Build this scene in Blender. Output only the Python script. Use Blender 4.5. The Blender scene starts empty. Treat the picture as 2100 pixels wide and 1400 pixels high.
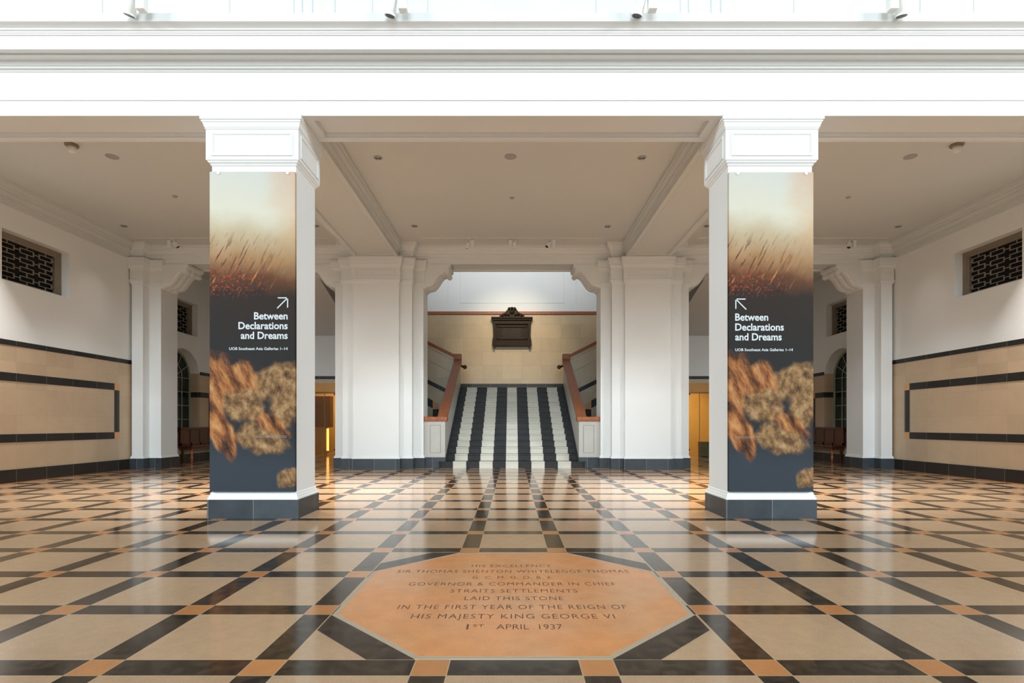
import bpy, bmesh, math, random
from mathutils import Vector, Matrix
from mathutils.geometry import tessellate_polygon
random.seed(7)
SC = bpy.context.scene
COL = SC.collection
PI = math.pi

# ------------------------------------------------------------------ camera
F = 1104.0
CH = 1.159
cam = bpy.data.cameras.new('camera'); co = bpy.data.objects.new('camera', cam); COL.objects.link(co)
co.location = (0, 0, CH); co.rotation_euler = (PI/2, 0, 0)
cam.sensor_width = 36; cam.sensor_fit = 'HORIZONTAL'
cam.lens = 36*F/2100; cam.shift_y = 170/2100
cam.clip_end = 200
SC.camera = co
# ------------------------------------------------------------------ exposure, sky, daylight
SC.view_settings.view_transform = 'Standard'; SC.view_settings.look = 'None'
SC.view_settings.gamma = 1; SC.view_settings.use_curve_mapping = False
SC.view_settings.exposure = 0.12
w = bpy.data.worlds.new('sky'); SC.world = w; w.use_nodes = True
bg = w.node_tree.nodes['Background']; bg.inputs[0].default_value = (0.84, 0.95, 1.0, 1); bg.inputs[1].default_value = 0.20

def area(name, loc, rot, sx, sy, power, col, spread=None):
    l = bpy.data.lights.new(name, 'AREA'); l.shape = 'RECTANGLE'; l.size = sx; l.size_y = sy
    l.energy = power; l.color = col
    if spread: l.spread = spread
    o = bpy.data.objects.new(name, l); COL.objects.link(o); o.location = loc; o.rotation_euler = rot
    return o
# clerestory glazing high behind the viewer, with an added fill light below it
area('clerestory_daylight', (0, -55, 28.5), (math.radians(90-20.5), 0, 0), 44, 3.2, 8300, (0.80, 0.93, 1.0))
area('added_front_fill', (0, -56, 12), (math.radians(90), 0, 0), 36, 16, 17000, (0.80, 0.93, 1.0))  # added fill that brightens the upper rear piers, no known window
# side lunettes of the hall, throwing light across onto the opposite foyer wall
for sg in (-1, 1):
    area('side_window_daylight', (sg*20.5, -5, 8.6), (Vector((-sg*9, 11, 2)) - Vector((sg*20.5, -5, 8.6))).to_track_quat('-Z', 'Y').to_euler(), 6, 1.2, 3000, (0.84, 0.94, 1.0))
# skylight over the stair shaft
area('stair_skylight', (0, 15.6, 8.0), (math.radians(78), 0, 0), 6, 1.0, 48, (0.90, 0.96, 1.0), math.radians(75))

# ------------------------------------------------------------------ node helper
class E:
    def __init__(s, nt, k): s.nt = nt; s.k = k
    def _m(s, op, *a):
        n = s.nt.nodes.new('ShaderNodeMath'); n.operation = op
        for i, v in enumerate(a):
            if isinstance(v, E): s.nt.links.new(v.k, n.inputs[i])
            else: n.inputs[i].default_value = float(v)
        return E(s.nt, n.outputs[0])
    def __add__(s, o): return s._m('ADD', s, o)
    def __radd__(s, o): return s._m('ADD', o, s)
    def __sub__(s, o): return s._m('SUBTRACT', s, o)
    def __rsub__(s, o): return s._m('SUBTRACT', o, s)
    def __mul__(s, o): return s._m('MULTIPLY', s, o)
    def __rmul__(s, o): return s._m('MULTIPLY', o, s)
    def __truediv__(s, o): return s._m('DIVIDE', s, o)
    def lt(s, o): return s._m('LESS_THAN', s, o)
    def gt(s, o): return s._m('GREATER_THAN', s, o)
    def abs(s): return s._m('ABSOLUTE', s)
    def frac(s): return s._m('FRACT', s)
    def floor(s): return s._m('FLOOR', s)
    def max(s, o): return s._m('MAXIMUM', s, o)
    def min(s, o): return s._m('MINIMUM', s, o)
    def sqrt(s): return s._m('SQRT', s)
    def step(s, a, b):
        n = s.nt.nodes.new('ShaderNodeMapRange'); n.interpolation_type = 'SMOOTHSTEP'
        s.nt.links.new(s.k, n.inputs[0]); n.inputs[1].default_value = a; n.inputs[2].default_value = b
        return E(s.nt, n.outputs[0])

class Mat:
    def __init__(s, name, base=(.8,.8,.8), rough=.5, metal=0, spec=.5):
        s.m = bpy.data.materials.new(name); s.m.use_nodes = True; s.nt = s.m.node_tree
        s.b = s.nt.nodes['Principled BSDF']
        s.b.inputs['Base Color'].default_value = (*base, 1); s.b.inputs['Roughness'].default_value = rough
        s.b.inputs['Metallic'].default_value = metal; s.b.inputs['Specular IOR Level'].default_value = spec
        tc = s.nt.nodes.new('ShaderNodeTexCoord'); s.co = tc.outputs['Object']
        sp = s.nt.nodes.new('ShaderNodeSeparateXYZ'); s.nt.links.new(s.co, sp.inputs[0])
        s.x, s.y, s.z = [E(s.nt, sp.outputs[i]) for i in range(3)]
    def vec(s, x, y, z):
        n = s.nt.nodes.new('ShaderNodeCombineXYZ')
        for i, v in enumerate((x, y, z)):
            if isinstance(v, E): s.nt.links.new(v.k, n.inputs[i])
            else: n.inputs[i].default_value = v
        return n.outputs[0]
    def noise(s, scale=5, detail=3, vec=None, rough=.5):
        n = s.nt.nodes.new('ShaderNodeTexNoise'); n.inputs['Scale'].default_value = scale; n.inputs['Detail'].default_value = detail
        n.inputs['Roughness'].default_value = rough
        s.nt.links.new(vec if vec is not None else s.co, n.inputs['Vector'])
        return E(s.nt, n.outputs['Fac'])
    def white(s, vec):
        n = s.nt.nodes.new('ShaderNodeTexWhiteNoise'); n.noise_dimensions = '3D'; s.nt.links.new(vec, n.inputs['Vector'])
        return E(s.nt, n.outputs['Value'])
    def mix(s, f, a, b):
        n = s.nt.nodes.new('ShaderNodeMix'); n.data_type = 'RGBA'
        if isinstance(f, E): s.nt.links.new(f.k, n.inputs[0])
        else: n.inputs[0].default_value = f
        for i, v in ((6, a), (7, b)):
            if isinstance(v, tuple): n.inputs[i].default_value = (*v, 1)
            else: s.nt.links.new(v, n.inputs[i])
        return n.outputs[2]
    def scale(s, c, f):
        n = s.nt.nodes.new('ShaderNodeMix'); n.data_type = 'RGBA'; n.blend_type = 'MULTIPLY'; n.inputs[0].default_value = 1
        if isinstance(c, tuple): n.inputs[6].default_value = (*c, 1)
        else: s.nt.links.new(c, n.inputs[6])
        cc = s.nt.nodes.new('ShaderNodeCombineColor')
        for i in range(3): s.nt.links.new(f.k, cc.inputs[i])
        s.nt.links.new(cc.outputs[0], n.inputs[7]); return n.outputs[2]
    def ramp(s, f, stops):
        n = s.nt.nodes.new('ShaderNodeValToRGB'); s.nt.links.new(f.k, n.inputs[0]); el = n.color_ramp.elements
        while len(el) < len(stops): el.new(0.5)
        for e, (p, c) in zip(el, stops): e.position = p; e.color = (*c, 1)
        return n.outputs[0]
    def color(s, k): s.nt.links.new(k, s.b.inputs['Base Color'])
    def rough(s, e): s.nt.links.new(e.k, s.b.inputs['Roughness'])
    def bump(s, h, dist=.002, strength=.4):
        n = s.nt.nodes.new('ShaderNodeBump'); n.inputs['Strength'].default_value = strength; n.inputs['Distance'].default_value = dist
        s.nt.links.new(h.k, n.inputs['Height']); s.nt.links.new(n.outputs[0], s.b.inputs['Normal'])

def plain(name, c, rough=.5, metal=0, var=.08, nscale=6, spec=.5, bump=0):
    M = Mat(name, c, rough, metal, spec)
    n = M.noise(nscale, 4)
    M.color(M.scale(c, 1 - var + n*(2*var)))
    if bump: M.bump(M.noise(nscale*12, 2), bump, .3)
    return M.m

def emit(name, c, s):
    M = Mat(name, c, .5); M.b.inputs['Emission Color'].default_value = (*c, 1); M.b.inputs['Emission Strength'].default_value = s
    return M.m

WHITE = plain('white_painted_plaster', (.74, .75, .74), .55, var=.015, nscale=2)
CEILP = plain('ceiling_paint', (.62, .63, .61), .7, var=.02, nscale=1.2)
def floor_mat():
    M = Mat('inlaid_floor', rough=.1)
    P, hw = .8, .084
    def dist(c, c0): return ((((c - c0)/P + .5).frac()) - .5).abs()*P
    dx = dist(M.x, .412); dy = dist(M.y, 2.568)
    bx, by = dx.lt(hw), dy.lt(hw)
    orange = bx*by; dark = bx.max(by) - orange
    cell = M.white(M.vec(((M.x-.412+hw)/P).floor(), ((M.y-2.568+hw)/P).floor(), dark + orange*2 + bx*4))
    n1 = M.noise(1.6, 4); n2 = M.noise(14, 3); n3 = M.noise(170, 2, rough=.8)
    n4 = M.noise(75, 2, rough=.9)
    var = .80 + cell*.14 + n1*.24 + (n3-.5)*.55 + (n4-.5)*.35 + (n2 - .5)*.22
    tan = M.scale((.53, .345, .205), var)
    blk = M.scale(M.mix(n2.step(.4, .65), (.022, .016, .011), (.056, .038, .024)), var)
    orn = M.scale((.54, .225, .08), var)
    c = M.mix(dark, tan, blk); c = M.mix(orange, c, orn)
    j = (dx - hw).abs().lt(.0028).max((dy - hw).abs().lt(.0028))
    c = M.mix(j*.8, c, (.55, .40, .24))
    edge = (M.x.abs() - 9.77).step(0, .01)*(M.y.gt(7.3))
    c = M.mix(edge, c, orn)
    M.color(c)
    M.rough(.075 + n2*.07 + n1*.03)
    M.b.inputs['Specular IOR Level'].default_value = .75
    M.bump(M.noise(3.2, 2), .0016, .25)
    return M.m
FLOOR = floor_mat()

def tile_mat(name, base, tw, th, u0, z0, plaster_above=None, brown=True, mort=(.30,.25,.18)):
    M = Mat(name, base, .38)
    u = M.x + M.y
    fu = (u - u0)/tw; fz = (M.z - z0)/th
    cell = M.white(M.vec(fu.floor(), fz.floor(), 1.0))
    n = M.noise(3.0, 5, rough=.65); n2 = M.noise(60, 2)
    c = M.scale(M.mix(cell, base, tuple(v*.88 for v in base)), .86 + n*.24 + (n2-.5)*.10)
    jd = ((fu.frac() - .5).abs()*tw - (tw/2 - .0035)).gt(0).max((((fz.frac() - .5).abs()*th) - (th/2 - .0035)).gt(0))
    c = M.mix(jd*.35, c, mort)
    if plaster_above is not None:
        c = M.mix(M.z.gt(plaster_above), c, (.79, .79, .77))
        M.rough(.34 + M.z.gt(plaster_above)*.3)
    M.color(c); return M.m
TILE = tile_mat('buff_tile_and_plaster', (.57, .425, .285), .7, .54, 10.83-9.97, .26, 2.78)
TILER = tile_mat('buff_tile_and_plaster_right', (.57, .425, .285), .7, .54, 10.83+9.97, .26, 2.78)
LTILE = tile_mat('stair_hall_stone', (.60, .455, .28), .75, .52, .375+20.6, .29, 5.4, mort=(.10, .075, .045))
STONE = tile_mat('parapet_stone', (.50, .48, .43), 3.0, 3.0, .1, -.2)

def black_tile(name, u0, tw=.7, base=(.022, .019, .017), blue=(.038,.036,.034)):
    M = Mat(name, base, .4, spec=.3)
    u = M.x + M.y; fu = (u-u0)/tw
    cell = M.white(M.vec(fu.floor(), 0.0, 0.0)); n = M.noise(5, 5, rough=.7)
    c = M.scale(M.mix(n, base, blue), .75 + cell*.45)
    jd = ((fu.frac() - .5).abs()*tw - (tw/2 - .003)).gt(0)
    M.color(M.mix(jd*.7, c, (.30, .29, .27))); M.rough(.25 + n*.25); return M.m
BLACK = black_tile('black_skirting_tile', 10.83-9.97)
BLACKR = black_tile('black_skirting_tile_right', 10.83+9.97)
BLACKP = black_tile('grey_blue_plinth_tile', 3.57, .56, (.026, .031, .036), (.055, .068, .078))
ORANGE = plain('terracotta_tile', (.66, .33, .14), .4, var=.12, nscale=20)
WOOD = None
def wood(name, a, b, rough=.3):
    M = Mat(name, a, rough)
    v = M.vec(M.x*6, M.y*6, M.z*1.2)
    n = M.noise(4, 4, vec=v, rough=.65)
    M.color(M.mix(n.step(.35, .7), a, b)); return M.m
WOOD = wood('varnished_teak', (.36, .105, .024), (.21, .052, .012), .42)
DWOOD = wood('dark_bench_wood', (.095, .022, .010), (.05, .012, .006), .3)
BRONZE = plain('dark_bronze', (.024, .013, .005), .5, .1, spec=.2, var=.5, nscale=14, bump=.004)
METALW = plain('white_enamel_metal', (.78, .78, .75), .35, var=.02)
DARKM = plain('black_metal', (.02, .02, .02), .4)
GREYD = plain('grey_disc_cover', (.36, .35, .34), .6)
FRAMEM = plain('weathered_bronze_frame', (.25, .205, .15), .5, var=.1)
GRILLE = plain('pale_iron_grille', (.30, .26, .20), .5)
GOLD = plain('polished_brass_lining', (.42, .20, .045), .35, .3, var=.15, nscale=3)
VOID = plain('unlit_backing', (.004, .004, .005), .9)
BORDER = plain('grey_mortar_border', (.46, .37, .26), .3, var=.05)

# ------------------------------------------------------------------ mesh helpers
def obj(name, bm, m, parent=None, smooth=False):
    me = bpy.data.meshes.new(name)
    bmesh.ops.recalc_face_normals(bm, faces=bm.faces)
    bm.to_mesh(me); bm.free()
    for mm in (m if isinstance(m, (list, tuple)) else [m]): me.materials.append(mm)
    o = bpy.data.objects.new(name, me); COL.objects.link(o)
    if smooth: me.shade_smooth()
    if parent: o.parent = parent; 
    return o
def struct(o): o['kind'] = 'structure'; return o
def tag(o, label, cat, group=None):
    o['label'] = label; o['category'] = cat
    if group: o['group'] = group
    return o
def thing(name, label, cat, loc=(0,0,0), group=None):
    o = bpy.data.objects.new(name, None); COL.objects.link(o); o.location = loc; o.empty_display_size = .1
    return tag(o, label, cat, group)
def box(bm, x0, x1, y0, y1, z0, z1, bev=0):
    r = bmesh.ops.create_cube(bm, size=1)
    for v in r['verts']:
        v.co = Vector(((x0+x1)/2 + v.co.x*(x1-x0), (y0+y1)/2 + v.co.y*(y1-y0), (z0+z1)/2 + v.co.z*(z1-z0)))
    if bev:
        es = list({e for v in r['verts'] for e in v.link_edges})
        bmesh.ops.bevel(bm, geom=es, offset=bev, segments=2, affect='EDGES', profile=.5)
def B(*a, **k):
    bm = bmesh.new(); box(bm, *a, **k); return bm
def cyl(bm, p, q, r0, r1=None, seg=20):
    p, q = Vector(p), Vector(q); r1 = r0 if r1 is None else r1
    d = q-p; M = Matrix.Translation((p+q)/2) @ d.to_track_quat('Z', 'Y').to_matrix().to_4x4()
    bmesh.ops.create_cone(bm, cap_ends=True, segments=seg, radius1=r0, radius2=r1, depth=d.length, matrix=M)
def lathe(bm, c, prof, seg=24):
    rings = []
    for r, z in prof:
        rings.append([bm.verts.new((c[0]+r*math.cos(2*PI*i/seg), c[1]+r*math.sin(2*PI*i/seg), c[2]+z)) for i in range(seg)])
    for a, b in zip(rings, rings[1:]):
        for i in range(seg): bm.faces.new((a[i], a[(i+1)%seg], b[(i+1)%seg], b[i]))
    bm.faces.new(rings[0][::-1]); bm.faces.new(rings[-1])
def caps_fill(bm, ring, poly):
    for tri in tessellate_polygon([[Vector((p[0], p[1], 0)) for p in poly]]):
        try: bm.faces.new([ring[i] for i in tri])
        except ValueError: pass
def prism(bm, poly, axis, a0, a1):
    """poly: list of 2D points; axis 'x': (y,z), 'y': (x,z), 'z': (x,y)"""
    def P(p, a):
        return {'x': (a, p[0], p[1]), 'y': (p[0], a, p[1]), 'z': (p[0], p[1], a)}[axis]
    A = [bm.verts.new(P(p, a0)) for p in poly]; Bv = [bm.verts.new(P(p, a1)) for p in poly]
    n = len(poly)
    for i in range(n): bm.faces.new((A[i], A[(i+1)%n], Bv[(i+1)%n], Bv[i]))
    caps_fill(bm, A, poly); caps_fill(bm, Bv, poly)
def sweep(bm, path, prof, closed=True, caps=True):
    """mitred sweep; path CCW (x,y), prof list of (outward offset, z)"""
    n = len(path); mit = []
    for i in range(n):
        p = Vector(path[i])
        d0 = (p - Vector(path[i-1])).normalized() if (closed or i > 0) else None
        d1 = (Vector(path[(i+1) % n]) - p).normalized() if (closed or i < n-1) else None
        if d0 is None: d0 = d1
        if d1 is None: d1 = d0
        n0, n1 = Vector((d0.y, -d0.x)), Vector((d1.y, -d1.x))
        mit.append((n0+n1)/(1+n0.dot(n1)))
    rings = [[bm.verts.new((path[i][0]+mit[i].x*o, path[i][1]+mit[i].y*o, z)) for i in range(n)] for o, z in prof]
    for a, b in zip(rings, rings[1:]):
        for i in range(n if closed else n-1):
            j = (i+1) % n
            bm.faces.new((a[i], a[j], b[j], b[i]))
    if closed and caps:
        for R_ in (rings[0], rings[-1]): caps_fill(bm, R_, [(v.co.x, v.co.y) for v in R_])
def text(name, body, x, y, z, width, height, m, parent, rot=(PI/2,0,0), thick=.0006, bold=0, align='LEFT', spacing=1.0, word=1.0):
    """mesh lettering, cap height = height, total width = width"""
    c = bpy.data.curves.new(name, 'FONT'); c.body = body; c.size = 1; c.extrude = 0; c.offset = bold
    c.space_character = spacing; c.space_word = word; c.resolution_u = 3
    t = bpy.data.objects.new(name, c); COL.objects.link(t)
    dg = bpy.context.evaluated_depsgraph_get(); dg.update()
    me = bpy.data.meshes.new_from_object(t.evaluated_get(dg))
    bpy.data.objects.remove(t); bpy.data.curves.remove(c)
    xs = [v.co.x for v in me.vertices]
    x0, x1 = min(xs), max(xs)
    capH = .69
    sx = width/(x1-x0); sy = height/capH
    off = {'LEFT': 0, 'RIGHT': -width, 'CENTER': -width/2}[align]
    for v in me.vertices: v.co = Vector(((v.co.x-x0)*sx+off, v.co.y*sy, 0))
    polys = [[me.vertices[i].co.copy() for i in p.vertices] for p in me.polygons]
    bm = bmesh.new(); bm.from_mesh(me); bpy.data.meshes.remove(me)
    # one mesh per word: cut where the gap between letters is wide
    iv = []; seen = set()
    for f in bm.faces:
        if f.index in seen: continue
        st_, isl = [f], []
        seen.add(f.index)
        while st_:
            g = st_.pop(); isl.append(g)
            for e in g.edges:
                for h in e.link_faces:
                    if h.index not in seen: seen.add(h.index); st_.append(h)
        xx = [v.co.x for g in isl for v in g.verts]; iv.append((min(xx), max(xx)))
    iv.sort(); cuts = [-1e9]; end = iv[0][1]; gaps = []
    for a_, b_ in iv[1:]:
        if a_ > end: gaps.append((a_-end, (a_+end)/2))
        end = max(end, b_)
    nw = len(body.split())
    cuts += sorted(g[1] for g in sorted(gaps, reverse=True)[:nw-1]) + [1e9]
    bm.free()
    o = None
    for lo, hi in zip(cuts, cuts[1:]):
        b2 = bmesh.new()
        for vs in polys_in(polys, lo, hi): 
            b2.faces.new([b2.verts.new(p) for p in vs])
        bmesh.ops.remove_doubles(b2, verts=b2.verts, dist=1e-7)
        r = bmesh.ops.extrude_face_region(b2, geom=b2.faces[:])
        for v in [g for g in r['geom'] if isinstance(g, bmesh.types.BMVert)]: v.co.z += thick
        o = obj(name, b2, m, parent); o.location = (x, y, z); o.rotation_euler = rot
    return o
def polys_in(polys, lo, hi):
    return [p for p in polys if lo < sum(q.x for q in p)/len(p) < hi]

# ------------------------------------------------------------------ hall shell (behind and beside the viewer)
WX = 9.97; ZC = 5.88; YW = 14.28; YB = 14.98; YF = 18.8; YL = 20.6; LZ = 5.40
HX = 12.0; HW = 22.0; HY = -57.0
struct(obj('floor', B(-HW-.3, HW+.3, HY, 24, -.3, 0), FLOOR))
struct(obj('wall_hall_left', B(-HW-.3, -HW, HY, 6.9, 0, 14), WHITE))
struct(obj('wall_hall_right', B(HW, HW+.3, HY, 6.9, 0, 14), WHITE))
struct(obj('wall_hall_rear', B(-HW-.3, HW+.3, HY-.3, HY, 0, 24), WHITE))

# entablature across the front
ent = [(7.2, 4.935), (7.2, 6.05), (7.0, 6.05), (7.0, 5.90), (6.23, 5.92), (6.225, 5.82), (6.235, 5.815), (6.26, 5.805), (6.29, 5.79), (6.30, 5.775),
       (6.315, 5.77), (6.315, 5.755), (6.325, 5.75), (6.325, 5.735), (6.34, 5.73), (6.34, 5.575), (6.36, 5.575), (6.36, 5.59), (6.44, 5.59), (6.44, 5.575), (6.535, 5.575),
       (6.54, 5.565), (6.545, 5.53), (6.565, 5.52), (6.565, 5.505), (6.60, 5.50), (6.60, 5.485), (6.615, 5.48), (6.615, 5.195),
       (6.605, 5.19), (6.60, 5.165), (6.585, 5.155), (6.585, 5.125), (6.60, 5.12), (6.60, 5.03), (6.59, 5.028), (6.59, 4.935),
       (6.70, 4.935), (6.70, 5.0), (7.08, 5.0), (7.09, 4.975), (7.11, 4.97), (7.115, 4.945), (7.15, 4.935)]
bm = bmesh.new(); prism(bm, ent, 'x', -HW, HW)
struct(obj('trim_entablature', bm, WHITE))
# panel ends in the soffit over each pillar, level with the lips
for s in (-1, 1):
    bm = bmesh.new(); box(bm, min(s*2.46, s*3.95), max(s*2.46, s*3.95), 6.66, 7.12, 4.937, 5.02)
    struct(obj('trim_soffit_block', bm, WHITE))
UPW = plain('upper_wall_plaster', (.70, .73, .715), .75, var=.05, nscale=25)
bm = bmesh.new(); box(bm, -HW, HW, 7.0, 7.25, 5.95, 10)
uw = struct(obj('wall_upper', bm, UPW))
GROOVE = plain('panel_groove', (.50, .53, .53), .8)
for px in (210, 471, 603, 620, 641, 687, 764, 877, 1222, 1395, 1412, 1458, 1478, 1628, 1887, 1997):
    x = (px-1050)*7.0/F; wd = .006 if px in (620, 641, 687, 1412, 1458, 1478) else .003
    obj('panel_joint', B(x-wd, x+wd, 6.996, 7.01, 5.93, 7.2), GROOVE, uw)

# ceiling, beams
for s_, nm in ((-1, 'left'), (1, 'right')):
    struct(obj('wall_front_' + nm, B(*sorted((s_*10.05, s_*HW)), 6.72, 7.1, 0, 4.95), WHITE))
bm = bmesh.new()
box(bm, -HX, HX, 7.1, YB, ZC, ZC+.25)
struct(obj('ceiling', bm, CEILP))
for i, s in enumerate((-1, 1)):
    bm = bmesh.new(); sd = lambda X: s*X
    # solid beam above a recessed soffit panel, then mouldings either side
    x0, x1 = 2.94, 4.11
    pr = [(x0, 5.49), (x0, 5.595), (x0-.018, 5.60), (x0-.018, 5.62), (x0-.032, 5.63), (x0-.032, 5.70), (x0-.05, 5.72), (x0-.07, 5.76), (x0-.07, 5.80), (x0-.09, 5.81), (x0-.09, ZC+.02),
          (x1+.09, ZC+.02), (x1+.09, 5.81), (x1+.07, 5.80), (x1+.07, 5.76), (x1+.05, 5.72), (x1+.032, 5.70), (x1+.032, 5.63), (x1+.018, 5.62), (x1+.018, 5.60), (x1, 5.595), (x1, 5.49),
          (x1-.09, 5.49), (x1-.11, 5.51), (x1-.12, 5.56), (x0+.12, 5.56), (x0+.11, 5.51), (x0+.09, 5.49)]
    prism(bm, [(s*a, b) for a, b in pr], 'y', 7.21, 13.96)
    box(bm, min(s*(x0+.1), s*(x1-.1)), max(s*(x0+.1), s*(x1-.1)), 13.80, 13.965, 5.492, 5.565)
    struct(obj('trim_ceiling_beam', bm, CEILP))

# side walls with openings ------------------------------------------------
def side_wall(s, m, name):
    """wall in the plane x = s*WX; holes: grille windows and one arched window"""
    xa, xb = sorted((s*WX, s*(WX+.42)))
    bm = bmesh.new()
    g0, g1, gz0, gz1 = 10.52, 12.13, 4.005, 5.01
    h0, h1, hz0, hz1 = 15.45, 17.08, 3.93, 4.93
    a0, a1, az0, asp = 15.50, 17.20, .86, 2.61
    R = (a1-a0)/2; ac = (a0+a1)/2
    def b(y0, y1, z0, z1): box(bm, xa, xb, y0, y1, z0, z1)
    b(7.1, g0, 0, 6.1); b(g0, g1, 0, gz0); b(g0, g1, gz1, 6.1); b(g1, a0, 0, hz0) if h0 > a0 else None
    b(g1, h0, 0, 6.1); b(h0, a0, 0, hz0); b(h0, h1, hz1, 6.1); b(h1, 21.2, 3.6, 6.1)
    b(a0, a1, 0, az0); b(a1, 21.2, 0, 3.6); b(a0, h1, 3.6, hz0)
    # arch head
    N = 24
    arc = [(ac - R*math.cos(PI*k/N), asp + R*math.sin(PI*k/N)) for k in range(N+1)]
    L = arc[:N//2+1] + [(ac, 3.6), (a0, 3.6)]; Rr = arc[N//2:] + [(a1, 3.6), (ac, 3.6)]
    prism(bm, L, 'x', xa, xb); prism(bm, Rr, 'x', xa, xb)
    struct(obj(name, bm, m))
    side_wall.g = (g0, g1, gz0, gz1); side_wall.h = (h0, h1, hz0, hz1); side_wall.a = (a0, a1, az0, asp)
side_wall(-1, TILE, 'wall_left'); side_wall(1, TILER, 'wall_right')

def grille_window(n, s, spec, rec=.18):
    y0, y1, z0, z1 = spec
    X = WX+rec
    def bx(bm, xi, xo, a, b, c, d): box(bm, *sorted((s*xi, s*xo)), a, b, c, d)
    bm = bmesh.new(); fw = .13
    for (w_, x_) in ((.04, 0), (.085, .015), (fw, .035)):
        bx(bm, X+x_, X+x_+.06, y0, y0+w_, z0, z1); bx(bm, X+x_, X+x_+.06, y1-w_, y1, z0, z1)
        bx(bm, X+x_, X+x_+.06, y0+w_, y1-w_, z1-w_*.95, z1); bx(bm, X+x_, X+x_+.06, y0+w_, y1-w_, z0, z0+w_*.6)
    root = struct(obj('window_%d' % n, bm, FRAMEM))
    bm = bmesh.new(); ya, yb, za, zb = y0+fw, y1-fw, z0+fw*.6, z1-fw*.95
    W, H = yb-ya, zb-za; t = .0058; xg0, xg1 = X+.045, X+.07
    ncol, nrow = 3, 4; cw, rh = W/ncol*.98, H/(nrow+.18)
    for i in range(ncol):
        for j in range(nrow):
            cy = ya + W*(i+.5)/ncol; cz = za + rh*(j+.6)
            hw, hh = cw*.355, rh*.255
            bx(bm, xg0, xg1, cy-hw, cy+hw, cz+hh-t, cz+hh+t); bx(bm, xg0, xg1, cy-hw, cy+hw, cz-hh-t, cz-hh+t)
            bx(bm, xg0, xg1, cy-hw-t, cy-hw+t, cz-hh-t, cz+hh+t); bx(bm, xg0, xg1, cy+hw-t, cy+hw+t, cz-hh-t, cz+hh+t)
            bx(bm, xg0, xg1, cy-t, cy+t, cz+hh, cz+rh-hh if j < nrow-1 else zb)
            if j == 0: bx(bm, xg0, xg1, cy-t, cy+t, za, cz-hh)
            e0 = cy+hw; e1 = (cy + W/ncol - hw) if i < ncol-1 else yb
            bx(bm, xg0, xg1, e0, e1, cz-t, cz+t)
            if i == 0: bx(bm, xg0, xg1, ya, cy-hw, cz-t, cz+t)
    g = obj('grille', bm, GRILLE, root)
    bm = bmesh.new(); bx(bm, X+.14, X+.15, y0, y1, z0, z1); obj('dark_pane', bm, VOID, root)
for n, (s, sp) in enumerate(((-1, side_wall.g), (1, side_wall.g), (-1, side_wall.h), (1, side_wall.h))): grille_window(n+1, s, sp)

MUNT = plain('pale_green_glazing_bar', (.34, .38, .28), .5)
def glassdark():
    M = Mat('dark_green_glass', (.006, .013, .009), .12)
    return M.m
DGL = glassdark()
def arched_window(n, s):
    a0, a1, z0, sp = side_wall.a; R = (a1-a0)/2; ac = (a0+a1)/2; X = WX+.29
    def bx(bm, xi, xo, a, b, c, d): box(bm, *sorted((s*xi, s*xo)), a, b, c, d)
    bm = bmesh.new(); N = 28
    def ring(r1, r0, xi, xo):
        P = [(ac - r1*math.cos(PI*k/N), sp + r1*math.sin(PI*k/N)) for k in range(N+1)]
        Q = [(ac - r0*math.cos(PI*k/N), sp + r0*math.sin(PI*k/N)) for k in range(N+1)]
        for k in range(N): prism(bm, [P[k], P[k+1], Q[k+1], Q[k]], 'x', s*xi, s*xo)
    ring(R, R-.045, X, X+.06); bx(bm, X, X+.06, a0, a0+.045, z0, sp); bx(bm, X, X+.06, a1-.045, a1, z0, sp); bx(bm, X, X+.06, a0, a1, z0, z0+.05)
    root = struct(obj('window_%d' % n, bm, MUNT))
    bm = bmesh.new(); t = .009
    for k in (1, 2, 3): yy = a0 + (a1-a0)*k/4; bx(bm, X+.015, X+.04, yy-t, yy+t, z0, sp)
    for k in range(5): zz = sp - .43*k; bx(bm, X+.015, X+.04, a0, a1, zz-t, zz+t)
    ring(R*.5+.009, R*.5-.009, X+.015, X+.04)
    for k in range(1, 6):
        a = PI*k/6; c, d = -math.cos(a), math.sin(a)
        p = [(ac+c*.08 - d*t, sp+d*.08 + c*t), (ac+c*R - d*t, sp+d*R + c*t), (ac+c*R + d*t, sp+d*R - c*t), (ac+c*.08 + d*t, sp+d*.08 - c*t)]
        prism(bm, p, 'x', s*(X+.015), s*(X+.04))
    obj('glazing_bars', bm, MUNT, root)
    arc = [(ac - (R-.02)*math.cos(PI*k/N), sp + (R-.02)*math.sin(PI*k/N)) for k in range(N+1)]
    bm = bmesh.new(); prism(bm, arc + [(a1-.02, z0+.02), (a0+.02, z0+.02)], 'x', s*(X+.045), s*(X+.055)); obj('glass', bm, DGL, root)
arched_window(5, -1); arched_window(6, 1)

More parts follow.
